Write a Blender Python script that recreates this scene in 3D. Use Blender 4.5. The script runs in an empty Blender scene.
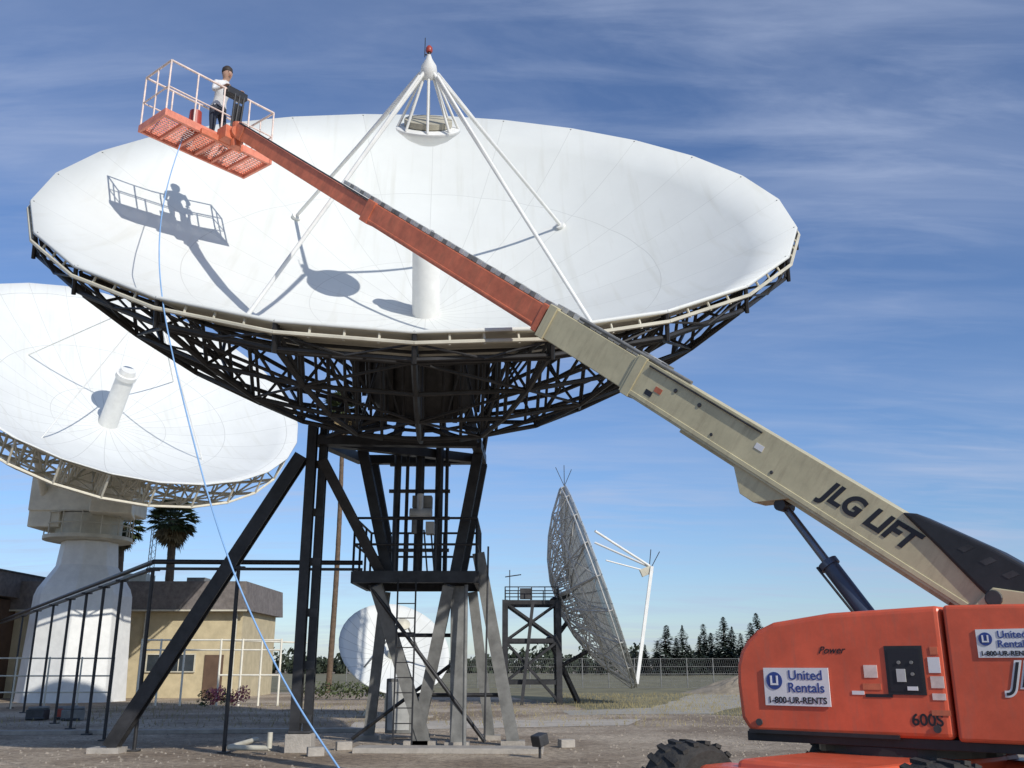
import bpy, bmesh, math, random
from mathutils import Vector, Matrix, Quaternion
random.seed(7)
V=Vector
scene=bpy.context.scene
COL=scene.collection
Z0=V((0,0,1))
# ---------------------------------------------------------------- materials
def mat(name,col,rough=.6,metal=0.,var=.12,scale=2.,bump=0.,bscale=30.,col2=None,detail=6,grime=0.):
    m=bpy.data.materials.new(name); m.use_nodes=True
    nt=m.node_tree; N=nt.nodes; L=nt.links
    b=N['Principled BSDF']
    tc=N.new('ShaderNodeTexCoord')
    nz=N.new('ShaderNodeTexNoise'); nz.inputs['Scale'].default_value=scale; nz.inputs['Detail'].default_value=detail
    nz.inputs['Roughness'].default_value=.65
    L.new(tc.outputs['Object'],nz.inputs['Vector'])
    r=N.new('ShaderNodeValToRGB')
    c1=[max(0,c*(1-var)) for c in col]; c2=col2 or [min(1,c*(1+var)) for c in col]
    r.color_ramp.elements[0].position=.35; r.color_ramp.elements[0].color=(*c1,1)
    r.color_ramp.elements[1].position=.68; r.color_ramp.elements[1].color=(*c2,1)
    L.new(nz.outputs['Fac'],r.inputs['Fac']); out=r.outputs['Color']
    if grime>0:   # blotchy dust and vertical run marks
        mp=N.new('ShaderNodeMapping'); mp.inputs['Scale'].default_value=(9,9,1.6); L.new(tc.outputs['Object'],mp.inputs['Vector'])
        ng=N.new('ShaderNodeTexNoise'); ng.inputs['Scale'].default_value=1.4; ng.inputs['Detail'].default_value=9; ng.inputs['Roughness'].default_value=.7; L.new(mp.outputs[0],ng.inputs['Vector'])
        rg=N.new('ShaderNodeValToRGB'); rg.color_ramp.elements[0].position=.5; rg.color_ramp.elements[0].color=(0,0,0,1); rg.color_ramp.elements[1].position=.75; rg.color_ramp.elements[1].color=(grime,grime,grime,1)
        L.new(ng.outputs['Fac'],rg.inputs[0])
        mx=N.new('ShaderNodeMixRGB'); L.new(rg.outputs[0],mx.inputs[0]); L.new(out,mx.inputs[1]); mx.inputs[2].default_value=(.20,.16,.12,1); out=mx.outputs[0]
        rr=N.new('ShaderNodeMath'); rr.operation='ADD'; L.new(rg.outputs[0],rr.inputs[0]); rr.inputs[1].default_value=rough; L.new(rr.outputs[0],b.inputs['Roughness'])
    L.new(out,b.inputs['Base Color'])
    if not grime: b.inputs['Roughness'].default_value=rough
    b.inputs['Metallic'].default_value=metal
    if bump>0:
        n2=N.new('ShaderNodeTexNoise'); n2.inputs['Scale'].default_value=bscale; n2.inputs['Detail'].default_value=4
        L.new(tc.outputs['Object'],n2.inputs['Vector'])
        bp=N.new('ShaderNodeBump'); bp.inputs['Strength'].default_value=bump; bp.inputs['Distance'].default_value=.05
        L.new(n2.outputs['Fac'],bp.inputs['Height']); L.new(bp.outputs['Normal'],b.inputs['Normal'])
    return m
def dish_mat(name,base,seam,N_rad,ring,width=.012,stain=.1,holes=0.):
    m=mat(name,base,rough=.65,var=stain,scale=.5)
    nt=m.node_tree;N=nt.nodes;L=nt.links
    ramp=[n for n in N if n.type=='VALTORGB'][0]; b=N['Principled BSDF']; tc=[n for n in N if n.type=='TEX_COORD'][0]
    sp=N.new('ShaderNodeSeparateXYZ'); L.new(tc.outputs['Object'],sp.inputs[0])
    def mth(op,a,bv=None):
        n=N.new('ShaderNodeMath'); n.operation=op
        for i,x in enumerate((a,bv)):
            if x is None: continue
            if isinstance(x,(int,float)): n.inputs[i].default_value=x
            else: L.new(x,n.inputs[i])
        return n.outputs[0]
    rho=mth('SQRT',mth('ADD',mth('MULTIPLY',sp.outputs[0],sp.outputs[0]),mth('MULTIPLY',sp.outputs[1],sp.outputs[1])))
    ang=mth('ARCTAN2',sp.outputs[1],sp.outputs[0])
    a=mth('ABSOLUTE',mth('SUBTRACT',mth('FRACT',mth('ADD',mth('MULTIPLY',ang,N_rad/(2*math.pi)),100.)),.5))
    d=mth('MULTIPLY',mth('MULTIPLY',mth('SUBTRACT',.5,a),rho),2*math.pi/N_rad)
    l1=mth('LESS_THAN',d,width)
    ri=mth('MULTIPLY',mth('SUBTRACT',.5,mth('ABSOLUTE',mth('SUBTRACT',mth('FRACT',mth('DIVIDE',rho,ring)),.5))),ring)
    l2=mth('LESS_THAN',ri,width)
    mx=mth('MAXIMUM',l1,l2)
    wn=N.new('ShaderNodeTexWhiteNoise'); wn.noise_dimensions='2D'
    cb=N.new('ShaderNodeCombineXYZ')
    L.new(mth('FLOOR',mth('ADD',mth('MULTIPLY',ang,N_rad/(2*math.pi)),100.)),cb.inputs[0])
    L.new(mth('FLOOR',mth('DIVIDE',rho,ring)),cb.inputs[1]); L.new(cb.outputs[0],wn.inputs['Vector'])
    tone=mth('ADD',mth('MULTIPLY',wn.outputs['Value'],.035),.965)
    mul=N.new('ShaderNodeMixRGB'); mul.blend_type='MULTIPLY'; mul.inputs[0].default_value=1
    L.new(ramp.outputs['Color'],mul.inputs[1]); L.new(tone,mul.inputs[2])
    mp=N.new('ShaderNodeMapping'); mp.inputs['Scale'].default_value=(3.2,.22,.22); L.new(tc.outputs['Object'],mp.inputs['Vector'])
    ns=N.new('ShaderNodeTexNoise'); ns.inputs['Scale'].default_value=1.6; ns.inputs['Detail'].default_value=5; L.new(mp.outputs[0],ns.inputs['Vector'])
    rs=N.new('ShaderNodeValToRGB'); rs.color_ramp.elements[0].position=.55; rs.color_ramp.elements[0].color=(1,1,1,1); rs.color_ramp.elements[1].position=.8; rs.color_ramp.elements[1].color=(.90,.89,.86,1)
    L.new(ns.outputs['Fac'],rs.inputs[0])
    mu2=N.new('ShaderNodeMixRGB'); mu2.blend_type='MULTIPLY'; mu2.inputs[0].default_value=1; L.new(mul.outputs[0],mu2.inputs[1]); L.new(rs.outputs[0],mu2.inputs[2])
    mix=N.new('ShaderNodeMixRGB'); L.new(mx,mix.inputs[0]); L.new(mu2.outputs[0],mix.inputs[1]); mix.inputs[2].default_value=(*seam,1)
    L.new(mix.outputs[0],b.inputs['Base Color'])
    if holes>0: b.inputs['Alpha'].default_value=1-holes
    return m
m_black=mat('black_steel',(.026,.026,.028),.5,.1,var=.5,scale=3)
m_black2=mat('dark_steel',(.05,.05,.052),.5,.2,var=.4,scale=3)
m_grey=mat('grey_steel',(.19,.19,.18),.6,.1,var=.3,scale=3)
m_lgrey=mat('galvanised_steel',(.46,.46,.44),.55,.1,var=.2,scale=3)
m_cream=mat('cream_paint',(.55,.52,.42),.55,var=.16,scale=2)
m_truss=mat('pale_truss_paint',(.74,.70,.58),.55,var=.12,scale=2)
m_boom=mat('boom_cream_paint',(.53,.475,.30),.42,var=.12,scale=3,grime=.4)
m_white=mat('white_paint',(.72,.72,.69),.5,var=.07,scale=3)
m_back=mat('panel_back',(.45,.42,.33),.7,var=.2,scale=1.)
m_orange=mat('orange_paint',(.66,.11,.05),.34,var=.14,scale=3,bump=.02,bscale=60,grime=.3)
m_orange2=mat('faded_orange_paint',(.54,.145,.07),.5,var=.22,scale=5,grime=.35)
m_basket=mat('basket_orange_paint',(.66,.22,.14),.5,var=.22,scale=5)
m_peach=mat('worn_rail_paint',(.72,.58,.51),.5,var=.2,scale=8)
m_rubber=mat('rubber',(.035,.033,.030),.85,var=.35,scale=6,bump=.3)
m_plastic=mat('black_plastic',(.02,.02,.022),.45,var=.3,scale=5)
m_chrome=mat('cylinder_steel',(.16,.18,.22),.3,.7,var=.2)
m_bluegrey=mat('hydraulic_barrel',(.06,.08,.12),.4,.3,var=.2)
m_red=mat('red_lamp',(.35,.05,.03),.4)
m_conc=mat('concrete',(.36,.33,.29),.9,var=.2,scale=3,bump=.3)
m_stone=mat('pale_stone',(.30,.26,.21),.95,var=.3,scale=3)
m_stucco=mat('beige_stucco',(.52,.44,.28),.9,var=.12,scale=2,bump=.2)
m_brown=mat('brown_wall',(.12,.075,.05),.9,var=.2)
m_roof=mat('roof_fascia',(.17,.15,.14),.85,var=.25,scale=4,bump=.4)
m_glass=mat('window_glass',(.03,.04,.05),.1,var=.2)
m_rope=mat('rope',(.22,.40,.66),.7)
m_bark=mat('bark',(.13,.09,.06),.9,var=.3,scale=6,bump=.5)
m_leafd=mat('palm_leaf',(.065,.085,.03),.6,var=.4,scale=2)
m_leafo=mat('dead_palm_leaf',(.18,.13,.06),.8,var=.3,scale=2)
m_fir=mat('fir_foliage',(.024,.04,.024),.8,var=.45,scale=.6)
m_fir2=mat('wood_foliage',(.030,.042,.022),.8,var=.5,scale=.3)
m_pink=mat('pink_flowers',(.42,.12,.16),.8,var=.4,scale=5)
m_straw=mat('dry_grass_blades',(.26,.22,.11),.9,var=.3,scale=.5)
m_signw=mat('sign_white',(.72,.72,.72),.4,var=.05,scale=8)
m_signb=mat('sign_blue',(.03,.06,.24),.4,var=.05)
m_ink=mat('black_ink',(.015,.015,.02),.5,var=.1)
m_skin=mat('skin',(.40,.24,.17),.5,var=.08)
m_shirt=mat('white_shirt',(.62,.62,.62),.8,var=.1,scale=8)
m_pants=mat('dark_trousers',(.03,.035,.05),.85,var=.2,scale=8)
m_hair=mat('dark_hair',(.03,.02,.015),.7)
m_dish=dish_mat('reflector_panels',(.665,.68,.645),(.53,.54,.51),24,2.4,.008,.035)
m_dish2=dish_mat('reflector_panels_b',(.68,.695,.67),(.48,.49,.47),28,2.6,.012,.04)
m_dish3=dish_mat('mesh_reflector',(.58,.58,.54),(.22,.22,.21),48,.45,.03,.15,holes=.4)
# ---------------------------------------------------------------- mesh builder
class MB:
    def __init__(s): s.v=[];s.f=[];s.m=[];s.mats=[]
    def mi(s,m):
        if m not in s.mats: s.mats.append(m)
        return s.mats.index(m)
    def add(s,vs,fs,m):
        o=len(s.v); k=s.mi(m)
        s.v+= [V(p) for p in vs]
        for f in fs: s.f.append([i+o for i in f]); s.m.append(k)
    def frame(s,p0,p1,up=None):
        d=(V(p1)-V(p0)); z=d.normalized()
        u=V(up) if up else (Z0 if abs(z.z)<.95 else V((0,1,0)))
        x=u.cross(z).normalized(); y=z.cross(x); return x,y,z
    def beam(s,p0,p1,w,h,m,up=None,w2=None,h2=None):
        x,y,z=s.frame(p0,p1,up); w2=w if w2 is None else w2; h2=h if h2 is None else h2
        vs=[]
        for P,a,b in((V(p0),w/2,h/2),(V(p1),w2/2,h2/2)):
            vs+=[P-x*a-y*b,P+x*a-y*b,P+x*a+y*b,P-x*a+y*b]
        s.add(vs,[(3,2,1,0),(4,5,6,7),(0,1,5,4),(1,2,6,5),(2,3,7,6),(3,0,4,7)],m)
    def ibeam(s,p0,p1,w,h,m,up=None,t=.03):
        x,y,z=s.frame(p0,p1,up); p0=V(p0);p1=V(p1)
        s.beam(p0,p1,t,h-2*t-.004,m,up)
        for k in(-1,1): s.beam(p0+y*k*(h/2-t/2),p1+y*k*(h/2-t/2),w,t,m,up)
    def tube(s,p0,p1,r,m,n=8,r2=None,cap=True):
        x,y,z=s.frame(p0,p1); r2=r if r2 is None else r2; vs=[]
        for P,q in((V(p0),r),(V(p1),r2)):
            for i in range(n):
                a=2*math.pi*i/n; vs.append(P+x*math.cos(a)*q+y*math.sin(a)*q)
        fs=[(i,(i+1)%n,n+(i+1)%n,n+i) for i in range(n)]
        if cap: fs+=[tuple(reversed(range(n))),tuple(range(n,2*n))]
        s.add(vs,fs,m)
    def box(s,c,sz,m,rz=0):
        c=V(c);R=Matrix.Rotation(rz,3,'Z');vs=[]
        for k in(-1,1):
            for a,b in((-1,-1),(1,-1),(1,1),(-1,1)):
                vs.append(c+R@V((a*sz[0]/2,b*sz[1]/2,k*sz[2]/2)))
        s.add(vs,[(3,2,1,0),(4,5,6,7),(0,1,5,4),(1,2,6,5),(2,3,7,6),(3,0,4,7)],m)
    def lathe(s,prof,m,n=24,M=None):
        M=M or Matrix.Identity(4);vs=[];fs=[]
        for r,z in prof:
            for i in range(n):
                a=2*math.pi*i/n; vs.append(M@V((r*math.cos(a),r*math.sin(a),z)))
        for j in range(len(prof)-1):
            for i in range(n):
                fs.append((j*n+i,j*n+(i+1)%n,(j+1)*n+(i+1)%n,(j+1)*n+i))
        fs.append(tuple(reversed(range(n)))); fs.append(tuple(range((len(prof)-1)*n,len(prof)*n)))
        s.add(vs,fs,m)
    def prism(s,poly,y0,y1,m):
        n=len(poly); vs=[V((x,y0,z)) for x,z in poly]+[V((x,y1,z)) for x,z in poly]
        fs=[tuple(range(n)),tuple(reversed(range(n,2*n)))]+[(i,n+i,n+(i+1)%n,(i+1)%n) for i in range(n)]
        s.add(vs,fs,m)
    def obj(s,name,parent=None,M=None,smooth=False,bevel=0,label=None,flat=False):
        M=M or Matrix.Identity(4)
        me=bpy.data.meshes.new(name)
        me.from_pydata([tuple(v) for v in s.v],[],s.f)
        for mm in s.mats: me.materials.append(mm)
        me.polygons.foreach_set('material_index',s.m)
        me.update()
        bm=bmesh.new();bm.from_mesh(me);bmesh.ops.recalc_face_normals(bm,faces=bm.faces);bm.to_mesh(me);bm.free()
        if not flat and not bevel:
            me.polygons.foreach_set('use_smooth',[True]*len(me.polygons))
            if not smooth: me.set_sharp_from_angle(angle=math.radians(46.5))
        return mk(name,me,parent,M,bevel,label)
pw={}
def mk(name,me,parent=None,M=None,bevel=0,label=None):
    M=M or Matrix.Identity(4)
    o=bpy.data.objects.new(name,me); COL.objects.link(o)
    if parent:
        o.parent=parent; o.matrix_parent_inverse=pw[parent.name].inverted()
    o.matrix_basis=M; pw[o.name]=M.copy()
    if bevel:
        b=o.modifiers.new('bevel','BEVEL'); b.width=bevel; b.segments=3; b.limit_method='ANGLE'; b.angle_limit=.6
    if label:o['label']=label
    return o
def thing(name,loc,label,cat,group=None,rz=0):
    e=bpy.data.objects.new(name,None); COL.objects.link(e); e.empty_display_size=.5
    e.matrix_basis=Matrix.Translation(V(loc))@Matrix.Rotation(rz,4,'Z'); pw[e.name]=e.matrix_basis.copy()
    e['label']=label; e['category']=cat
    if group:e['group']=group
    return e
def top(o,label,cat,group=None):
    o['label']=label;o['category']=cat
    if group:o['group']=group
def T(x,y,z): return Matrix.Translation(V((x,y,z)))
# ---------------------------------------------------------------- world, sun, camera
L=V((-.535,.702,-.47)).normalized()
w=bpy.data.worlds.new('World'); scene.world=w; w.use_nodes=True
nt=w.node_tree;N=nt.nodes;LK=nt.links
bg=N['Background']; bg.inputs['Strength'].default_value=.105
sky=N.new('ShaderNodeTexSky'); sky.sky_type='NISHITA'; sky.sun_disc=False
sky.sun_elevation=math.asin(-L.z); sky.sun_rotation=math.atan2(-L.x,-L.y)
sky.air_density=1.05; sky.dust_density=.3; sky.ozone_density=4.5
tc=N.new('ShaderNodeTexCoord'); sp=N.new('ShaderNodeSeparateXYZ'); LK.new(tc.outputs['Generated'],sp.inputs[0])
def wm(op,a,b=None):
    n=N.new('ShaderNodeMath'); n.operation=op
    for i,x in enumerate((a,b)):
        if x is None: continue
        if isinstance(x,(int,float)): n.inputs[i].default_value=x
        else: LK.new(x,n.inputs[i])
    return n.outputs[0]
den=wm('ADD',wm('MAXIMUM',sp.outputs[2],0.),.12)
cb=N.new('ShaderNodeCombineXYZ'); LK.new(wm('DIVIDE',sp.outputs[0],den),cb.inputs[0]); LK.new(wm('DIVIDE',sp.outputs[1],den),cb.inputs[1])
def cloud(rot,sc,nscale,lo,hi,dist):
    mp=N.new('ShaderNodeMapping'); mp.inputs['Rotation'].default_value=(0,0,math.radians(rot)); mp.inputs['Scale'].default_value=sc
    LK.new(cb.outputs[0],mp.inputs['Vector'])
    n1=N.new('ShaderNodeTexNoise'); n1.inputs['Scale'].default_value=nscale; n1.inputs['Detail'].default_value=10; n1.inputs['Roughness'].default_value=.6; n1.inputs['Distortion'].default_value=dist
    LK.new(mp.outputs[0],n1.inputs['Vector'])
    r1=N.new('ShaderNodeValToRGB'); r1.color_ramp.elements[0].position=lo; r1.color_ramp.elements[1].position=hi
    LK.new(n1.outputs['Fac'],r1.inputs[0]); return r1.outputs[0]
c1_=cloud(-40,(.45,1.5,1),1.7,.40,.76,.7)
c2_=cloud(-58,(.7,3.4,1),3.0,.46,.80,.5)
n2=N.new('ShaderNodeTexNoise'); n2.inputs['Scale'].default_value=.8; n2.inputs['Detail'].default_value=3
LK.new(cb.outputs[0],n2.inputs['Vector'])
r2=N.new('ShaderNodeValToRGB'); r2.color_ramp.elements[0].position=.38; r2.color_ramp.elements[1].position=.60
r2.color_ramp.elements[0].color=(.2,.2,.2,1)
LK.new(n2.outputs['Fac'],r2.inputs[0])
fac=wm('MINIMUM',wm('MULTIPLY',wm('ADD',c1_,wm('MULTIPLY',c2_,.7)),wm('MULTIPLY',r2.outputs[0],.66)),.7)
fac=wm('ADD',wm('MULTIPLY',fac,.9),.05)
tint=N.new('ShaderNodeMixRGB'); tint.blend_type='MULTIPLY'; tint.inputs[0].default_value=1; LK.new(sky.outputs[0],tint.inputs[1]); tint.inputs[2].default_value=(.96,1.04,1.22,1)
mx=N.new('ShaderNodeMixRGB'); LK.new(fac,mx.inputs[0]); LK.new(tint.outputs[0],mx.inputs[1]); mx.inputs[2].default_value=(4.4,5.2,7.1,1)
LK.new(mx.outputs[0],bg.inputs['Color'])
sd=bpy.data.lights.new('sun','SUN'); sd.energy=3.8; sd.angle=math.radians(.5); sd.color=(1,.955,.88)
so=bpy.data.objects.new('sun',sd); COL.objects.link(so); so.rotation_euler=L.to_track_quat('-Z','Y').to_euler(); so.location=(20,-20,30)
cd=bpy.data.cameras.new('camera'); cam=bpy.data.objects.new('camera',cd); COL.objects.link(cam)
cd.sensor_width=36; cd.lens=950/1024*36; cd.clip_end=3000; cd.clip_start=.1
cam.location=(0,0,1.6); cam.rotation_euler=(math.radians(90+16.48),0,0); scene.camera=cam
scene.view_settings.view_transform='Standard'; scene.view_settings.look='None'; scene.view_settings.exposure=0
# ---------------------------------------------------------------- ground
mg=bpy.data.materials.new('gravel_ground'); mg.use_nodes=True
nt=mg.node_tree;N=nt.nodes;LK=nt.links;b=N['Principled BSDF'];b.inputs['Roughness'].default_value=.95
tc=N.new('ShaderNodeTexCoord')
a1=N.new('ShaderNodeTexNoise');a1.inputs['Scale'].default_value=.25;a1.inputs['Detail'].default_value=9;a1.inputs['Roughness'].default_value=.6;LK.new(tc.outputs['Object'],a1.inputs['Vector'])
a2=N.new('ShaderNodeTexNoise');a2.inputs['Scale'].default_value=6;a2.inputs['Detail'].default_value=9;a2.inputs['Roughness'].default_value=.88;LK.new(tc.outputs['Object'],a2.inputs['Vector'])
ra=N.new('ShaderNodeValToRGB');ra.color_ramp.elements[0].position=.40;ra.color_ramp.elements[0].color=(.27,.205,.14,1);ra.color_ramp.elements[1].position=.60;ra.color_ramp.elements[1].color=(.50,.415,.31,1)
LK.new(a1.outputs['Fac'],ra.inputs[0])
rb=N.new('ShaderNodeValToRGB');rb.color_ramp.elements[0].position=.40;rb.color_ramp.elements[0].color=(.38,.36,.35,1);rb.color_ramp.elements[1].position=.6;rb.color_ramp.elements[1].color=(1.3,1.3,1.3,1)
LK.new(a2.outputs['Fac'],rb.inputs[0])
mm=N.new('ShaderNodeMixRGB');mm.blend_type='MULTIPLY';mm.inputs[0].default_value=1;LK.new(ra.outputs[0],mm.inputs[1]);LK.new(rb.outputs[0],mm.inputs[2]);LK.new(mm.outputs[0],b.inputs['Base Color'])
bp=N.new('ShaderNodeBump');bp.inputs['Strength'].default_value=.6;bp.inputs['Distance'].default_value=.05;LK.new(a2.outputs['Fac'],bp.inputs['Height']);LK.new(bp.outputs['Normal'],b.inputs['Normal'])
def sheet(name,pts,z,m):
    me=bpy.data.meshes.new(name);me.from_pydata([(x,y,z) for x,y in pts],[],[tuple(range(len(pts)))]);me.materials.append(m)
    o=bpy.data.objects.new(name,me);COL.objects.link(o);o['kind']='structure';return o
sheet('ground',[(-1500,-300),(1500,-300),(1500,2500),(-1500,2500)],0,mg)
m_grass=mat('dry_field',(.18,.16,.085),.95,var=.35,scale=.4,bump=.6,bscale=6)
m_path=mat('pale_path',(.36,.33,.27),.95,var=.15,scale=.5,bump=.3,bscale=9)
m_patch=mat('bare_concrete',(.44,.39,.32),.9,var=.2,scale=.8,bump=.2,bscale=12)
def wavy(pts,amp,seed,n=6):
    rr=random.Random(seed); out=[]
    for i in range(len(pts)):
        a=V((*pts[i],0));b_=V((*pts[(i+1)%len(pts)],0))
        for k_ in range(n):
            q=a.lerp(b_,k_/n); out.append((q.x+rr.uniform(-amp,amp),q.y+rr.uniform(-amp,amp)))
    return out
sheet('field',wavy([(-60,66),(-2,60),(3,38),(8,32),(14,30),(60,34),(200,120),(200,190),(-120,190)],.5,3),.004,m_grass)
sheet('path',wavy([(2,33.5),(7,34.5),(13,50),(19,80),(16,80),(9,52),(5.5,39),(1.8,36.5)],.18,4),.008,m_path)
sheet('concrete_pad',[(-4.2,25.5),(3.2,27.8),(4.0,31),(-4.6,29.5)],.008,m_patch)
for nm,x,y,sx,sy in(('concrete_strip',-9,24.5,12,.35),('concrete_strip',-1.2,19.4,3.6,.7)):
    mb=MB(); mb.box((x,y,.05),(sx,sy,.10),m_conc,rz=.12 if sx>4 else -.05); o=mb.obj(nm,bevel=.01); o['kind']='structure'
# ---------------------------------------------------------------- antenna kit
def frameM(C,a):
    z=V(a).normalized(); x=Z0.cross(z).normalized(); y=z.cross(x)
    M=Matrix.Identity(4)
    for i,c in enumerate((x,y,z)):
        for j in range(3): M[j][i]=c[j]
    M.translation=V(C); return M
def reflector(parent,M,R,pd,nseg,front,back,nr=10,th=.05):
    vs=[(0,0,-pd)];fs=[]
    for j in range(1,nr+1):
        r=R*j/nr
        for i in range(nseg):
            a=2*math.pi*i/nseg-math.pi/2; vs.append((r*math.cos(a),r*math.sin(a),-pd*(1-(r/R)**2)))
    for i in range(nseg): fs.append((0,1+i,1+(i+1)%nseg))
    for j in range(nr-1):
        for i in range(nseg):
            p=1+j*nseg; q=p+nseg; fs.append((p+i,q+i,q+(i+1)%nseg,p+(i+1)%nseg))
    me=bpy.data.meshes.new('reflector');me.from_pydata(vs,[],fs);me.materials.append(front);me.materials.append(back)
    me.polygons.foreach_set('use_smooth',[True]*len(me.polygons))
    o=mk('reflector',me,parent,M)
    s=o.modifiers.new('thick','SOLIDIFY'); s.thickness=th; s.offset=-1; s.material_offset=1; s.material_offset_rim=0
    s.use_even_offset=True
    return o
def backing(parent,M,R,pd,sfun,rhos,n,rt,m,diag=1,lip=.12,even=True):
    zt=lambda r:-pd*(1-(r/R)**2)-lip
    k=len(rhos)
    rib=MB()
    for i in range(k-1):
        a,b=rhos[i],rhos[i+1]
        rib.tube((a,0,zt(a)),(b,0,zt(b)),rt*.8,m,6); rib.tube((a,0,-sfun(a)),(b,0,-sfun(b)),rt,m,6)
        if i%2: rib.tube((a,0,zt(a)),(b,0,-sfun(b)),rt*.6,m,6)
        else: rib.tube((a,0,-sfun(a)),(b,0,zt(b)),rt*.6,m,6)
    for r in rhos: rib.tube((r,0,zt(r)+.05),(r,0,-sfun(r)),rt*.7,m,6)
    o=None
    for j in range(n):
        Mj=M@Matrix.Rotation(2*math.pi*j/n-math.pi/2,4,'Z')
        if o is None:
            o=rib.obj('truss_rib',parent,Mj); me=o.data
        else: mk('truss_rib',me,parent,Mj)
    def P(r,j,z):
        a=2*math.pi*j/n-math.pi/2; return (r*math.cos(a),r*math.sin(a),z)
    for i,r in enumerate(rhos):
        h=MB()
        for j in range(n):
            h.tube(P(r,j,-sfun(r)),P(r,j+1,-sfun(r)),rt*.8,m,6)
            if diag and i<k-1:
                r2=rhos[i+1]
                if diag==1 or i>=diag:
                    if (i+j)%2: h.tube(P(r,j,-sfun(r)),P(r2,j+1,-sfun(r2)),rt*.55,m,6)
                    else: h.tube(P(r,j+1,-sfun(r)),P(r2,j,-sfun(r2)),rt*.55,m,6)
        h.obj('truss_ring',parent,M)
        if i%2==0:
            h=MB()
            for j in range(n): h.tube(P(r,j,zt(r)),P(r,j+1,zt(r)),rt*.6,m,6)
            h.obj('panel_support_ring',parent,M)
# ================= MAIN ANTENNA =================
A=thing('satellite_antenna',(-2.1,20.5,0),'huge white dish antenna with black truss backing on black steel legs','satellite dish')
k=.72
ax=V((.052,-.683,.730)); C=V((-1.68,16.98,10.72)); MA=frameM(C,ax)
R=7.15; pd=2.75
reflector(A,MA,R,pd,24,m_dish,m_back)
sf=lambda r:.42+4.5*(1-(r/R)**2)
backing(A,MA,R,pd,sf,[1.55,2.9,4.2,5.4,6.35,7.08],24,.045,m_black,diag=2)
mb=MB()
p=lambda a,r,z:V((r*math.cos(a),r*math.sin(a),z))
for j in range(24):
    a0=2*math.pi*j/24-math.pi/2;a1=2*math.pi*(j+1)/24-math.pi/2
    mb.tube(p(a0,R+.07,-.16),p(a1,R+.07,-.16),.03,m_cream,6)
    mb.tube(p(a0,R+.02,-.42),p(a1,R+.02,-.42),.035,m_black,6)
    mb.tube(p(a0,R-.02,-.02),p(a0,R+.09,-.45),.035,m_black,6)
    for f_ in(.25,.5,.75):
        q=p(a0,R,0).lerp(p(a1,R,0),f_); o_=q.normalized()
        mb.tube(q-o_*.04+V((0,0,-.06)),q+o_*.08+V((0,0,-.2)),.02,m_cream,6)
    mb.tube(p(a0,R+.05,-.18),p((a0+a1)/2,R+.0,-.42),.018,m_black,5); mb.tube(p(a1,R+.05,-.18),p((a0+a1)/2,R+.0,-.42),.018,m_black,5)
mb.obj('rim_pipe',A,MA)
mb=MB(); mb.lathe([(.29,-pd-.1),(.29,-1.36),(.275,-1.32),(.25,-1.32),(.245,-1.42),(.01,-1.43)],m_white,32)
mb.obj('feed_tower',A,MA)
mb=MB(); mb.lathe([(.15,-1.40),(.165,-.95),(.175,-.93),(.15,-.93),(.14,-1.1),(.01,-1.1)],m_white,24)
mb.obj('feed_horn',A,MA)
mb=MB(); mb.lathe([(.02,.80),(.2,.83),(.4,.92),(.58,1.06),(.62,1.10),(.62,1.14),(.5,1.17),(.02,1.18)],m_white,32)
mb.obj('subreflector',A,MA)
mb=MB(); mb.lathe([(.46,1.19),(.46,1.30),(.02,1.31)],m_back,24)
for j in range(8):
    a=2*math.pi*j/8; mb.tube((.58*math.cos(a),.58*math.sin(a),1.15),(.10*math.cos(a),.10*math.sin(a),2.15),.026,m_white,8)
mb.obj('subreflector_mount',A,MA)
apex=2.2
for j in range(4):
    a=math.radians(45+90*j); rr=6.15*k; z=-pd*(1-(rr/R)**2)
    mb=MB()
    b0=V((rr*math.cos(a),rr*math.sin(a),z)); b1=V((.1*math.cos(a),.1*math.sin(a),apex))
    mb.tube(b0,b1,.040,m_white,10)
    mb.tube(b0+V((0,0,-.02)),b0+(b1-b0)*.02,.11,m_white,10)
    out=V((math.cos(a),math.sin(a),0))
    mb.tube(b0.lerp(b1,.42),b1*.97+out*.14,.032,m_white,8)
    mb.obj('support_strut',A,MA)
mb=MB(); mb.lathe([(.13,2.05),(.17,2.12),(.14,2.3),(.06,2.42),(.03,2.5),(.01,2.5)],m_white,16); mb.obj('apex_cap',A,MA)
tp=MA@V((0,0,2.45))
mb=MB(); mb.tube(tp,tp+V((0,0,.12)),.03,m_black,8); mb.lathe([(.05,0.1),(.065,.13),(.06,.2),(.03,.24),(.01,.245)],m_red,14,T(*tp)); mb.tube(tp+V((-.08,0,.0)),tp+V((-.08,0,.42)),.008,m_black,6); mb.tube(tp+V((-.08,0,.05)),tp+V((0,0,.05)),.012,m_black,6)
mb.obj('warning_light',A)
mb=MB(); mb.lathe([(1.25,-3.3),(1.3,-3.6),(1.3,-4.4),(1.15,-4.7),(.02,-4.72)],m_black2,24)
for j in range(12):
    a=2*math.pi*j/12; c,s=math.cos(a),math.sin(a); mb.beam((1.36*c,1.36*s,-3.2),(1.32*c,1.32*s,-4.7),.1,.1,m_black)
mb.obj('hub_drum',A,MA)
mb=MB()
hubc=MA@V((0,0,-4.6))
heads=[V((-4.05,19.35,6.1)),V((-.75,19.6,6.1)),V((-3.5,21.8,6.2)),V((-.7,21.8,6.2))]
for h in heads:
    for a in range(0,360,60):
        q=MA@V((1.5*math.cos(math.radians(a)),1.5*math.sin(math.radians(a)),-4.5))
        if (q-h).length<2.6: mb.tube(h,q,.06,m_black,8)
for i,j in((0,1),(2,3),(0,2),(1,3),(0,3)): mb.beam(heads[i],heads[j],.2,.2,m_black)
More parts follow.
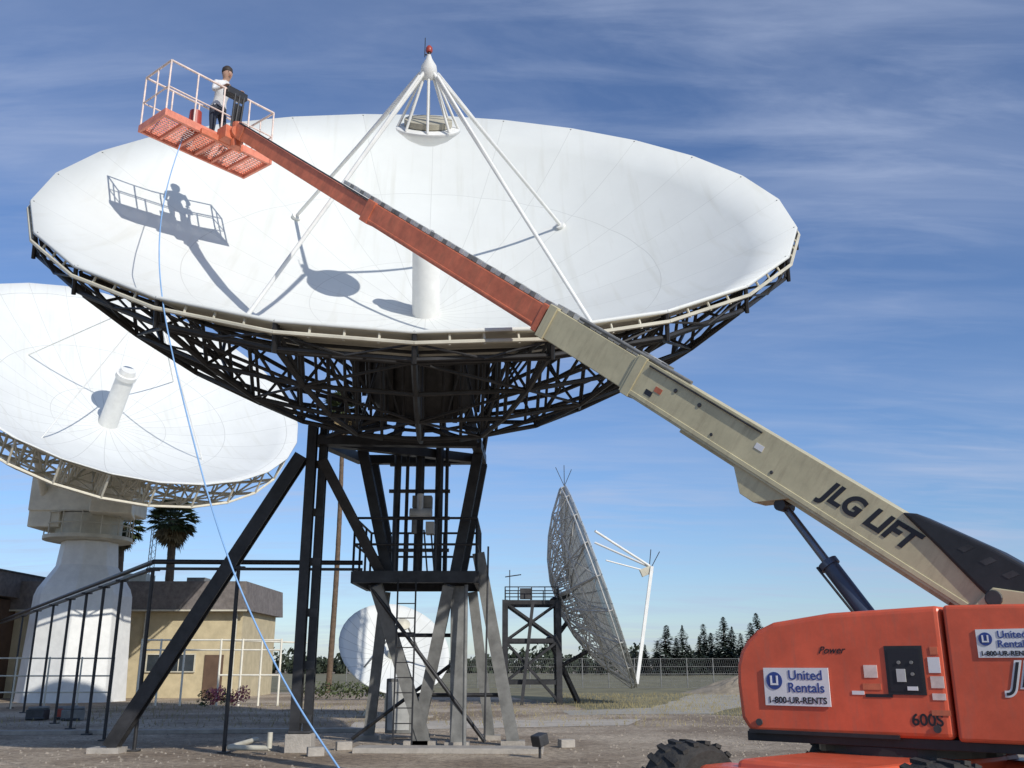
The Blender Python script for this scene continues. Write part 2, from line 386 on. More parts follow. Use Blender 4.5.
for q0 in ((-3.3,20.4,6.2),(-2.6,20.4,6.2),(-1.5,20.4,6.2),(-.75,20.4,6.2)):
    mb.beam(q0,hubc+V(((q0[0]+2.1)*.6,0,.1)),.14,.14,m_black)
mb.obj('elevation_frame',A)
mb=MB(); mb.ibeam((-4.16,19.35,0.35),(-4.16,19.35,6.4),.19,.2,m_black,up=(0,1,0)); mb.ibeam((-3.95,19.5,.35),(-3.95,19.5,6.4),.16,.18,m_black,up=(0,1,0))
for z in (.6,1.6,2.6,3.6,4.6,5.6): mb.box((-4.06,19.42,z),(.38,.04,.16),m_black2)
mb.obj('side_column',A)
mb=MB(); mb.box((-4.06,19.4,.17),(.5,.45,.34),m_conc); mb.box((-4.06,19.4,.37),(.42,.4,.05),m_black2); mb.obj('column_footing',A,bevel=.015)
mb=MB(); mb.ibeam((-7.64,19.3,.1),(-4.35,19.3,5.75),.26,.28,m_black,up=(0,1,0),t=.05); mb.box((-7.7,19.3,.05),(.6,.45,.1),m_conc); mb.obj('diagonal_brace',A)
mb=MB(); mb.ibeam((-3.95,19.4,5.7),(-2.75,20.2,3.45),.2,.22,m_black,up=(0,1,0),t=.05); mb.obj('diagonal_brace',A)
for p0,p1 in (((-3.3,20.5,6.2),(-2.62,20.5,3.4)),((-.72,20.5,6.2),(-1.22,20.5,3.4)),((-3.3,22.3,6.2),(-2.7,22.3,3.4)),((-.7,22.3,6.2),(-1.2,22.3,3.4))):
    mb=MB(); mb.ibeam(p0,p1,.22,.24,m_black,up=(0,1,0),t=.05); mb.obj('upper_leg',A)
mb=MB()
for x,r in((-2.55,.08),(-2.33,.04),(-2.05,.10),(-1.62,.09),(-1.45,.04)):
    mb.tube((x,20.9,3.4),(x,20.9,6.5),r,m_black,10)
for z in (4.0,4.7,5.3,5.9): mb.box((-2.05,20.9,z),(1.35,.1,.07),m_black2)
mb.obj('jack_screw_assembly',A)
mb=MB(); mb.box((-1.95,20.6,5.0),(.42,.3,.26),m_grey); mb.tube((-2.2,20.4,4.72),(-1.72,20.4,4.72),.12,m_lgrey,14); mb.tube((-1.98,20.38,4.72),(-1.98,20.38,5.15),.07,m_lgrey,12); mb.box((-1.76,20.5,4.42),(.18,.3,.26),m_lgrey); mb.tube((-2.1,20.45,4.6),(-2.1,20.45,4.3),.06,m_grey,10)
for x in(-1.9,-1.75): mb.tube((x,20.55,4.4),(x+.1,20.6,3.4),.02,m_black,6)
mb.obj('drive_motor',A,bevel=.008)
mb=MB()
x0,x1,y0,y1,zf=-3.30,-.74,20.0,22.4,3.35
for y in(y0,y1): mb.beam((x0,y,zf),(x1,y,zf),.1,.24,m_black)
for x in(x0,x1): mb.beam((x,y0+.06,zf),(x,y1-.06,zf),.1,.24,m_black)
for i in range(26):
    x=x0+.1+i*.095; mb.box((x,(y0+y1)/2,zf+.10),(.02,y1-y0-.12,.05),m_black2)
plat=mb.obj('work_platform',A)
def rail(mb,pts,zb,h,r,m,npost):
    for a,b_ in zip(pts[:-1],pts[1:]):
        a=V(a);b_=V(b_)
        for hh in(h,h*.5): mb.tube(a+V((0,0,zb+hh)),b_+V((0,0,zb+hh)),r,m,8)
        for i in range(npost+1):
            q=a.lerp(b_,i/npost); mb.tube(q+V((0,0,zb)),q+V((0,0,zb+h)),r,m,8)
mb=MB(); rail(mb,[(x0,y0,0),(x1,y0,0),(x1,y1,0),(x0,y1,0),(x0,y0,0)],zf+.12,1.1,.026,m_black,3)
mb.obj('railing',A)
lows=[((-2.85,20.3,3.2),(-1.82,21.0,.1),.26),((-1.32,20.3,3.2),(-1.98,21.0,.1),.24),((-1.15,20.5,3.2),(-1.12,20.7,.1),.28),((-.72,20.5,3.9),(0.02,21.0,.1),.26),((-2.9,22.2,3.2),(-3.2,22.6,.1),.22),((-.9,22.2,3.2),(-.5,22.6,.1),.22)]
for p0,p1,wd in lows:
    mb=MB(); mb.ibeam(p0,p1,wd,wd,m_grey,up=(0,1,0),t=.05); mb.box((p1[0],p1[1],.05),(.5,.45,.1),m_conc); mb.obj('lower_leg',A)
mb=MB()
for p0,p1 in (((-2.98,20.2,3.2),(-.55,20.6,.1)),((-1.3,20.9,1.6),(-3.4,21.5,.1)),((-2.4,20.6,2.2),(-1.0,20.7,2.2)),((-2.0,20.9,1.0),(-.2,20.9,1.0))):
    mb.tube(p0,p1,.04,m_black,8)
mb.tube((-.55,20.2,0.1),(-.5,20.2,4.0),.02,m_black2,6)
mb.tube((-.95,20.1,0.05),(-.95,20.1,3.2),.04,m_grey,8)
mb.obj('cross_bracing',A)
mb=MB()
for x in(-2.35,-1.98): mb.tube((x,19.95,.05),(x,19.95,3.3),.018,m_black,6)
for i in range(11): mb.tube((-2.35,19.95,.2+i*.29),(-1.98,19.95,.2+i*.29),.012,m_black,6)
mb.obj('ladder',A)
# ================= PIPE RACK =================
PR=thing('pipe_rack',(-7.3,19.5,0),'long black cable pipe carried on thin upright posts','pipe rack')
mb=MB(); c0=V((-7.3,19.6,3.62)); c1=V((-24,46,3.62)); c2=V((-3.2,20.6,3.7))
mb.tube(c2,c0,.05,m_black,10); mb.tube(c0,c1,.05,m_black,10); mb.beam(c2-V((0,0,.14)),c0-V((0,0,.14)),.12,.05,m_black2); mb.beam(c0-V((0,0,.14)),c1-V((0,0,.14)),.12,.05,m_black2)
mb.tube(c0+V((0,.14,.02)),c1+V((.1,.1,.02)),.03,m_black2,8); mb.obj('cable_pipe',PR)
posts=[(-5.45,19.2)]+[(c0.x+(c1.x-c0.x)*t,c0.y+(c1.y-c0.y)*t) for t in(.0,.10,.17,.25,.34,.45,.58,.72)]
for x,y in posts:
    mb=MB(); mb.tube((0,0,0),(0,0,3.5),.04,m_black,8); mb.box((0,0,3.46),(.25,.12,.05),m_black); mb.box((0,0,.02),(.2,.2,.03),m_black2)
    mb.obj('support_post',PR,T(x,y,0))
# ================= LEFT ANTENNA =================
B=thing('satellite_antenna',(-20.3,46,0),'white dish antenna with cream truss on tapered white pedestal','satellite dish')
MBm=frameM((-17.75,41.86,14.45),(.45,-.544,.707)); R2=8.3;pd2=2.8
reflector(B,MBm,R2,pd2,28,m_dish2,m_cream)
sf2=lambda r:1.2+3.3*(1-(r/R2)**2)
backing(B,MBm,R2,pd2,sf2,[1.8,3.4,4.9,6.2,7.3,8.15],28,.065,m_truss,diag=1)
mb=MB(); mb.lathe([(.44,-pd2-.1),(.41,-.25),(.47,-.2),(.47,0),(.38,.02),(.32,.25),(.02,.26)],m_white,28); mb.obj('feed_tower',B,MBm)
for j in range(4):
    a=math.radians(45+90*j);rr=4.9;z=-pd2*(1-(rr/R2)**2)
    mb=MB(); mb.tube((rr*math.cos(a),rr*math.sin(a),z),(.3*math.cos(a),.3*math.sin(a),3.7),.03,m_white,8); mb.obj('support_strut',B,MBm)
mb=MB(); mb.lathe([(.02,3.0),(.4,3.1),(.8,3.35),(.8,3.4),(.3,3.65),(.02,3.7)],m_white,24); mb.obj('subreflector',B,MBm)
MPB=T(-20.3,46,0)@Matrix.Scale(1.15,4)@T(17.7,-40,0)
mb=MB()
iv=MPB.inverted(); LP=lambda x,y,z: iv@(MBm@V((x,y,z)))
mb.box((-17.9,40,8.2),(3.9,2.6,1.5),m_truss); mb.box((-16.6,39.3,8.3),(1.6,2.2,2.0),m_truss,rz=.3); mb.box((-19.2,39.8,7.7),(1.3,2.0,1.8),m_truss)
mb.beam((-17.9,39.6,8.9),LP(0,0,-4.2),1.6,1.6,m_truss); mb.tube((-19.4,39.2,7.8),LP(-3,0,-3.8),.16,m_truss,10); mb.tube((-16.2,38.8,7.8),LP(2,-2,-3.9),.16,m_truss,10)
mb.obj('antenna_mount',B,MPB,bevel=.05)
mb=MB(); mb.lathe([(1.5,6.3),(1.75,6.35),(1.75,6.5),(1.3,6.55),(1.3,7.4),(.02,7.4)],m_cream,24,T(-17.8,40,0))
for j in range(14):
    a=2*math.pi*j/14; mb.tube((-17.8+1.7*math.cos(a),40+1.7*math.sin(a),6.5),(-17.8+1.7*math.cos(a),40+1.7*math.sin(a),7.4),.03,m_cream,6)
    b_=2*math.pi*(j+1)/14
    for z in(7.4,6.95): mb.tube((-17.8+1.7*math.cos(a),40+1.7*math.sin(a),z),(-17.8+1.7*math.cos(b_),40+1.7*math.sin(b_),z),.03,m_cream,6)
mb.obj('bearing_deck',B,MPB)
mb=MB(); mb.lathe([(2.1,-.1),(2.08,.1),(1.9,4.1),(1.8,4.4),(1.22,5.3),(1.12,6.3)],m_white,8,T(-17.7,40,0)@Matrix.Rotation(.25,4,'Z')); mb.obj('pedestal',B,MPB,bevel=.04)
# ================= SMALL DISH =================
S=thing('satellite_antenna',(-3.7,32.4,0),'small white dish antenna on short tripod stand over gravel','satellite dish')
MS=frameM((-3.75,31.6,2.15),(.30,-.74,.62)); reflector(S,MS,1.8,.42,36,m_dish2,m_cream,th=.03)
mb=MB(); mb.lathe([(.3,-.5),(.3,-.9),(.02,-.9)],m_cream,16)
for j in range(12):
    a=2*math.pi*j/12; mb.beam((.3*math.cos(a),.3*math.sin(a),-.7),(1.7*math.cos(a),1.7*math.sin(a),-.12),.03,.08,m_cream)
mb.obj('backing_frame',S,MS)
mb=MB()
for j in range(3):
    a=math.radians(90+120*j); mb.tube((1.2*math.cos(a),1.2*math.sin(a),-.28),(.12*math.cos(a),.12*math.sin(a),1.15),.03,m_grey,6)
mb.lathe([(.02,1.0),(.2,1.06),(.22,1.14),(.05,1.25)],m_cream,16); mb.obj('feed_support',S,MS)
mb=MB(); mb.lathe([(.16,-.45),(.14,.0),(.02,.02)],m_cream,16); mb.obj('feed_horn',S,MS)
mb=MB(); hb=MS@V((0,0,-.8))
for p_ in((-4.7,31.9,0),(-2.7,32.1,0),(-3.7,33.7,0)): mb.tube(p_,hb,.06,m_cream,8); mb.box((p_[0],p_[1],.03),(.35,.35,.06),m_conc)
mb.tube(hb,(hb.x,hb.y,0),.11,m_cream,10); mb.obj('stand',S)
# ================= MESH DISH (right) =================
D=thing('satellite_antenna',(1.2,43,0),'grey mesh dish seen side-on with white feed arm on black tower','satellite dish')
MD=frameM((3.98,44,5.15),(.94,-.06,.32)); R3=4.75
reflector(D,MD,R3,1.25,40,m_dish3,m_dish3,th=.02)
backing(D,MD,R3,1.25,lambda r:.2+1.95*(1-(r/R3)**2),[.8,1.8,2.8,3.7,4.7],20,.04,m_lgrey,lip=.06)
mb=MB(); f=V((6.25,44.5,5.75)); mb.beam((5.5,43.9,.8),(6.45,44.4,5.95),.14,.2,m_white); mb.obj('feed_arm',D)
mb=MB(); mb.tube((3.75,43.0,7.4),f+V((.1,0,.25)),.06,m_white,8); mb.tube((3.95,45.6,7.2),f+V((.1,0,.2)),.05,m_white,8); mb.tube((4.3,44.0,6.2),f,.035,m_white,8); mb.obj('feed_strut',D)
mb=MB(); mb.beam(f+V((-.3,0,-.1)),f+V((.2,0,.1)),.3,.34,m_cream); mb.tube(f+V((.1,0,.2)),f+V((.2,0,1.0)),.02,m_black,6); mb.tube(f+V((.2,0,.2)),f+V((.6,0,.9)),.02,m_black,6); mb.obj('feed_horn',D)
mb=MB(); tr=MD@V((0,R3,0))
for dx,dz in((0,1.0),(-.4,.9),(.35,.8)): mb.tube(tr,tr+V((dx,0,dz)),.016,m_black,6)
mb.obj('lightning_rod',D)
mb=MB()
tx0,tx1,ty0,ty1=-.3,2.0,42,44.2
for x in (tx0,tx1):
    for y in(ty0,ty1): mb.ibeam((x,y,0),(x,y,4.3),.24,.24,m_black,up=(0,1,0),t=.04)
for z in(.9,2.6,4.2):
    for y in(ty0,ty1): mb.beam((tx0,y,z),(tx1,y,z),.14,.18,m_black)
    for x in(tx0,tx1): mb.beam((x,ty0,z),(x,ty1,z),.14,.18,m_black)
for y in(ty0-.05,ty1+.05):
    mb.beam((tx0,y,.9),(tx1,y,2.6),.1,.1,m_black); mb.beam((tx1,y,2.6),(tx0,y,4.2),.1,.1,m_black)
    mb.beam((tx0,y,2.6),(tx1,y,4.2),.08,.08,m_black)
    mb.beam((tx1,y,0.1),(tx0,y,2.6),.1,.1,m_black)
mb.beam((.9,42,4.2),(.4,41.6,0),.14,.14,m_black); mb.beam((1.6,43,2.8),(2.9,43.6,.05),.16,.16,m_black); mb.beam((1.6,44,2.8),(2.9,44.8,.05),.14,.14,m_black)
mb.tube((1.8,43.2,4.3),(2.5,43.8,4.7),.16,m_black,10); mb.tube((1.8,43,2.6),(2.6,43.9,3.6),.1,m_black,8); mb.tube((2,43,1.5),(3.4,44.1,2.2),.09,m_black,8)
mb.obj('support_tower',D)
mb=MB(); rail(mb,[(tx0,ty0,0),(tx1,ty0,0),(tx1,ty1,0),(tx0,ty1,0),(tx0,ty0,0)],4.3,.55,.022,m_black,4)
mb.box((.6,42.6,4.6),(.5,.4,.45),m_black2); mb.tube((-.1,42.3,4.3),(-.1,42.3,5.6),.02,m_black,6); mb.tube((-.3,42.3,5.3),(.4,42.3,5.4),.025,m_black,6); mb.obj('railing',D)
# ================= BOOM LIFT =================
ang=math.atan2(.64,-.77)
O=V((4.15,8.25,0)); ML=Matrix.Translation(O)@Matrix.Rotation(ang,4,'Z')
LF=thing('boom_lift',(4.15,8.25,0),'orange and cream telescopic boom lift with boom fully raised','boom lift',rz=ang)
SX=.27
pf=[(2.08,1.15),(2.10,1.45),(2.09,1.6),(2.05,1.72),(1.98,1.82),(1.88,1.90),(1.72,1.965),(1.2,2.03),(SX+.012,2.06),(SX+.012,1.04),(2.0,1.03)]
mb=MB(); mb.prism(pf,.18,.80,m_orange); mb.obj('engine_hood',LF,ML,bevel=.045)
mb=MB(); mb.prism([(SX-.012,2.06),(-1.3,2.03),(-1.3,1.03),(SX-.012,1.03)],.18,.805,m_orange); mb.obj('side_cover',LF,ML,bevel=.03)
mb=MB(); mb.prism([(x,z-.06) for x,z in pf[:-3]]+[(-1.3,1.97),(-1.3,1.04),(2.0,1.03)],-.85,-.25,m_orange); mb.obj('engine_hood',LF,ML,bevel=.045)
mb=MB(); mb.box((.4,0,1.35),(3.2,.36,.7),m_orange); mb.box((.4,0,1.0),(3.3,1.5,.08),m_plastic); mb.lathe([(.75,.88),(.75,.96)],m_plastic,32,T(.9,0,0)); mb.obj('turntable',LF,ML,bevel=.005)
mb=MB()
for y in(-.215,.215): mb.prism([(-.5,1.5),(-.35,2.15),(.0,2.22),(.2,2.05),(.4,1.5)],y-.02,y+.02,m_boom)
mb.tube((0,-.25,2.13),(0,.25,2.13),.07,m_black2,16); mb.obj('boom_mount',LF,ML,bevel=.01)
piv=ML@V((0,0,2.13)); tip=ML@V((12.1,0.0,11.32))
bl=(tip-piv).length; bd=(tip-piv).normalized(); yy=ML.to_3x3()@V((0,1,0)); zz=bd.cross(yy)
MBo=Matrix.Identity(4)
for i,c in enumerate((bd,yy,zz)):
    for j in range(3): MBo[j][i]=c[j]
MBo.translation=piv
def sec(a,b_,w_,h_,m):
    mb=MB(); mb.box(((a+b_)/2,0,0),(b_-a,w_,h_),m); return mb
mb=sec(-1.0,.292*bl,.34,.46,m_boom)
mb.box((.292*bl-.10,0,0),(.12,.37,.49),m_boom); mb.box((1.9,0,-.25),(3.2,.2,.04),m_boom)
mb.box((1.7,.168,-.18),(5.2,.02,.05),m_boom)
for q_ in(3.4,3.75): mb.tube((q_,.165,.1),(q_,.18,.1),.025,m_black2,10)
for q_ in(2.3,3.1): mb.tube((q_,.165,-.10),(q_,.178,-.10),.02,m_black2,10)
mb.prism([(2.0,-.22),(2.75,-.22),(2.5,-.46),(2.32,-.46)],-.14,.14,m_boom)
mb.obj('base_boom_section',LF,MBo,bevel=.010)
mb=sec(.292*bl,.394*bl,.29,.40,m_boom); mb.box((.394*bl-.07,0,0),(.14,.33,.44),m_boom); mb.obj('middle_boom_section',LF,MBo,bevel=.01)
mb=sec(.394*bl,.685*bl,.25,.33,m_orange2); mb.box((.394*bl+.08,0,0),(.1,.29,.38),m_orange2); mb.box((.685*bl-.1,0,0),(.22,.28,.36),m_orange2); mb.box((.54*bl,.124,-.12),(.27*bl,.02,.04),m_orange2); mb.obj('fly_boom_section',LF,MBo,bevel=.01)
mb=sec(.685*bl,bl,.20,.26,m_orange2); mb.box((bl-.1,0,0),(.3,.24,.28),m_orange2); mb.obj('jib_boom_section',LF,MBo,bevel=.01)
mb=MB(); x=.27*bl
while x<.74*bl:
    mb.box((x,0.02,.262 if x<.292*bl else (.235 if x<.394*bl else .205)),(.085,.15,.06),m_lgrey if int(x*9)%3 else m_grey); x+=.105
mb.obj('cable_carrier',LF,MBo)
mb=MB(); mb.tube((.24*bl,.13,.26),(.36*bl,.13,.25),.022,m_grey,8); mb.obj('hydraulic_hose',LF,MBo)
mb=MB(); mb.tube((.685*bl,.11,.155),(bl,.11,.155),.016,m_black,6); mb.obj('hydraulic_hose',LF,MBo)
mb=MB(); mb.tube((2.6,.185,.19),(4.2,.185,.19),.012,m_black,6); mb.obj('hydraulic_hose',LF,MBo)
for q_,z_,c_ in((2.55,.05,m_signw),(3.95,.0,m_orange2),(4.05,-.08,m_ink)):
    mb=MB(); mb.box((q_,.172,z_),(.10,.006,.06),c_); mb.obj('decal',LF,MBo)
mb=MB(); mb.prism([(1.02,.22),(.9,.28),(.2,.36),(-1.1,.38),(-1.1,-.1),(-.3,-.1),(.15,.0),(.6,.12)],-.21,.205,m_plastic); mb.obj('boom_cover',LF,MBo,bevel=.03)
mb=MB()
for i in range(5): mb.prism([(.45-i*.2,.2),(.40-i*.2,.28),(.34-i*.2,.28),(.39-i*.2,.2)],.20,.209,m_black2)
mb.obj('cover_vent',LF,MBo)
cu=V((1.86,0,3.12)); cl=V((.95,0,1.75)); cm=cu.lerp(cl,.42)
mb=MB(); mb.tube(cu,cm,.04,m_chrome,14); mb.tube(cu-V((0,.12,0)),cu+V((0,.12,0)),.06,m_black2,14); mb.obj('cylinder_rod',LF,ML)
mb=MB(); mb.tube(cm,cl,.08,m_bluegrey,18); mb.tube(cm,cm.lerp(cl,.06),.10,m_bluegrey,18); mb.tube(cm+V((.08,.06,-.05)),cl+V((.08,.06,0)),.012,m_black,6); mb.obj('lift_cylinder',LF,ML)
mb=MB(); mb.box((.60,.800,1.56),(.30,.02,.38),m_plastic); mb.box((.60,.810,1.56),(.25,.01,.33),m_ink)
for dx,dz in((-.06,.06),(.04,.06),(-.06,-.03)): mb.tube((.60+dx,.812,1.56+dz),(.60+dx,.825,1.56+dz),.014,m_grey,10)
mb.box((.63,.818,1.52),(.07,.012,.10),m_lgrey); mb.box((.55,.818,1.42),(.08,.01,.03),m_signw); mb.obj('ground_control_panel',LF,ML)
for x,z,w_,h_,m in((.37,1.60,.09,.12,m_signw),(.36,1.47,.10,.09,m_peach),(.88,1.55,.11,.10,m_peach),(.88,1.43,.15,.05,m_orange2),(.83,1.36,.22,.025,m_ink),(.36,1.36,.1,.05,m_peach),(.36,1.24,.14,.04,m_orange2),(.36,1.71,.06,.06,m_orange2),(1.0,1.38,.1,.03,m_signw)):
    mb=MB(); mb.box((x,.803,z),(w_,.006,h_),m); mb.obj('decal',LF,ML)
mb=MB(); mb.box((1.35,.803,1.045),(1.3,.03,.03),m_plastic); mb.obj('body_trim',LF,ML)
for x in (1.9,.4):
    mb=MB(); mb.tube((x,.79,1.12),(x,.815,1.12),.03,m_black2,12); mb.obj('hood_latch',LF,ML)
def text(name,s,size,M,parent,m,shear=0,off=0,ax_='CENTER',sx=1):
    cu_=bpy.data.curves.new(name,'FONT'); cu_.body=s; cu_.size=size; cu_.extrude=.002; cu_.shear=shear; cu_.offset=off; cu_.align_x=ax_; cu_.align_y='CENTER'
    o=bpy.data.objects.new('tmp',cu_); COL.objects.link(o)
    bpy.context.view_layer.update(); dg=bpy.context.evaluated_depsgraph_get()
    me=bpy.data.meshes.new_from_object(o.evaluated_get(dg)); bpy.data.objects.remove(o)
    me.materials.clear(); me.materials.append(m)
    return mk(name,me,parent,M@Matrix.Diagonal((sx,1,1,1)))
def onside(Mbase,x,y,z,rot=0):
    R_=Matrix(((-1,0,0,0),(0,0,1,0),(0,1,0,0),(0,0,0,1)))
    return Mbase@T(x,y,z)@R_@Matrix.Rotation(rot,4,'Z')
text('lettering','JLG LIFT',.27,onside(MBo,1.27,.174,.035),LF,m_ink,shear=.3,off=.010,sx=.98)
def rental_sign(x,z,s):
    mb=MB(); mb.box((x,.812,z),(.60*s,.01,.32*s),m_signw); yq=.819
    mb2=mb.obj('rental_sign',LF,ML)
    mb=MB(); mb.tube((x+.20*s,yq-.001,z+.05*s),(x+.20*s,yq+.003,z+.05*s),.075*s,m_signb,24); mb.obj('logo_disc',mb2,ML)
    mb=MB()
    for dx in(-.028,.028): mb.box((x+(.20+dx)*s,yq+.005,z+.06*s),(.016*s,.004,.066*s),m_signw)
    mb.box((x+.20*s,yq+.005,z+.020*s),(.072*s,.004,.016*s),m_signw); mb.obj('logo_mark',mb2,ML)
    text('lettering','United',.115*s,onside(ML,x-.09*s,yq,z+.095*s),mb2,m_signb,off=.001*s)
    text('lettering','Rentals',.115*s,onside(ML,x-.09*s,yq,z-.01*s),mb2,m_signb,off=.001*s)
    text('lettering','1-800-UR-RENTS',.075*s,onside(ML,x,yq,z-.115*s),mb2,m_ink,off=.001)
rental_sign(1.53,1.42,.98); rental_sign(-.17,1.76,.66)
text('lettering','600S',.125,onside(ML,.47,.803,1.18),LF,m_ink,off=.002)
text('lettering','Power',.085,onside(ML,1.20,.803,1.72),LF,m_ink,shear=.4)
text('lettering','JLG',.27,onside(ML,-.36,.809,1.52),LF,m_signw,shear=.25,off=.012)
text('lettering','JLG',.27,onside(ML,-.36,.813,1.52),LF,m_ink,shear=.25,off=-.002)
MC=T(3.08,8.42,0)@Matrix.Rotation(math.radians(38.9),4,'Z')
mb=MB(); mb.box((0,0,.72),(2.5,1.1,.34),m_orange)
for x in(-1.15,1.15): mb.box((x,0,.66),(.42,1.72,.34),m_orange)
mb.obj('chassis',LF,MC,bevel=.06)
tyre=MB(); pr=[(.30,-.19),(.44,-.20),(.49,-.15),(.50,-.05),(.50,.05),(.49,.15),(.44,.20),(.30,.19)]
tyre.lathe(pr,m_rubber,36)
for i in range(22):
    a=2*math.pi*i/22
    for s_ in(-1,1):
        p_=V((.50*math.cos(a+s_*.06),.50*math.sin(a+s_*.06),s_*.10)); q=V((.50*math.cos(a-s_*.09),.50*math.sin(a-s_*.09),s_*.01))
        tyre.beam(q,p_+V((0,0,s_*.07)),.05,.03,m_rubber,up=(math.cos(a),math.sin(a),0))
tme=None
for x in(-1.15,1.15):
    for y in(-1.1,1.1):
        Mw=MC@T(x,y,.48)@Matrix.Rotation(math.pi/2,4,'X')
        if tme is None: o=tyre.obj('wheel',LF,Mw); tme=o.data
        else: o=mk('wheel',tme,LF,Mw)
        mb=MB(); mb.lathe([(.30,-.16),(.28,.12),(.12,.13),(.11,.2),(.02,.21)],m_orange2,20); mb.obj('wheel_rim',o,Mw)
# ---------------- basket
bz=V((12.95,.18,11.28)); MBk=ML@T(*bz)
mb=MB()
mb.tube((-.85,-.1,.02),(-.5,-.1,.02),.12,m_orange2,12); mb.box((-.62,-.1,.0),(.3,.4,.26),m_orange2); mb.box((-.5,0,-.08),(.08,.9,.12),m_orange2)
mb.tube((-.75,-.15,-.26),(-.75,-.15,.26),.10,m_orange2,12)
mb.obj('basket_rotator',LF,MBk,bevel=.01)
bk=MB(); hx,hy=.44,1.15
for y in(-hy,hy): bk.box((0,y,.0),(2*hx+.06,.05,.14),m_basket)
for x in(-hx,hx): bk.box((x,0,.0),(.05,2*hy-.06,.14),m_basket)
for y in(-.75,-.37,0,.37,.75): bk.box((0,y,-.03),(2*hx-.06,.05,.06),m_basket)
for i in range(11): bk.box((-hx+.08+i*.072,0,0.01),(.012,2*hy-.06,.03),m_basket)
for i in range(28): bk.box((0,-hy+.08+i*.08,.014),(2*hx-.06,.012,.02),m_peach)
basket=bk.obj('work_basket',LF,MBk)
mb=MB()
for z in(1.10,.55):
    r=.022 if z>1 else .016
    for y in(-hy,hy): mb.tube((-hx,y,z),(hx,y,z),r,m_peach,8)
    for x in(-hx,hx): mb.tube((x,-hy,z),(x,hy,z),r,m_peach,8)
for x in(-hx,hx):
    for y in(-hy,-.58,0,.58,hy): mb.tube((x,y,.05),(x,y,1.10),.018,m_peach,8)
for y in(-hy,hy): mb.tube((0,y,.05),(0,y,1.1),.016,m_peach,8)
mb.obj('guard_rail',basket,MBk)
mb=MB(); mb.box((-.42,-.25,1.08),(.18,.44,.14),m_plastic); mb.box((-.42,-.25,1.16),(.12,.34,.04),m_plastic); mb.tube((-.40,-.15,1.16),(-.38,-.15,1.26),.012,m_black,6)
mb.box((-.47,-.3,.65),(.05,.2,.4),m_plastic); mb.tube((-.5,-.3,1.05),(-.56,-.2,.1),.022,m_black,6); mb.tube((-.5,-.4,1.05),(-.6,-.28,.05),.022,m_black,6); mb.tube((-.5,-.2,1.05),(-.6,-.1,.05),.022,m_black,6)
mb.obj('control_console',basket,MBk,bevel=.015)
mb=MB(); mb.box((.25,-.05,.22),(.25,.3,.3),m_black2); mb.tube((.25,-.12,.37),(.25,.02,.37),.02,m_black,8); tb=mb.obj('tool_bag',None,MBk,bevel=.02); top(tb,'dark tool bag resting on the work basket floor','tool bag')
mb=MB(); mb.tube((-.25,.45,.06),(-.25,.45,.42),.13,m_red,16,r2=.11); mb.tube((-.25,.45,.42),(-.25,.45,.47),.03,m_black,8); tb=mb.obj('canister',None,MBk); top(tb,'dark red canister standing on the work basket floor','canister')
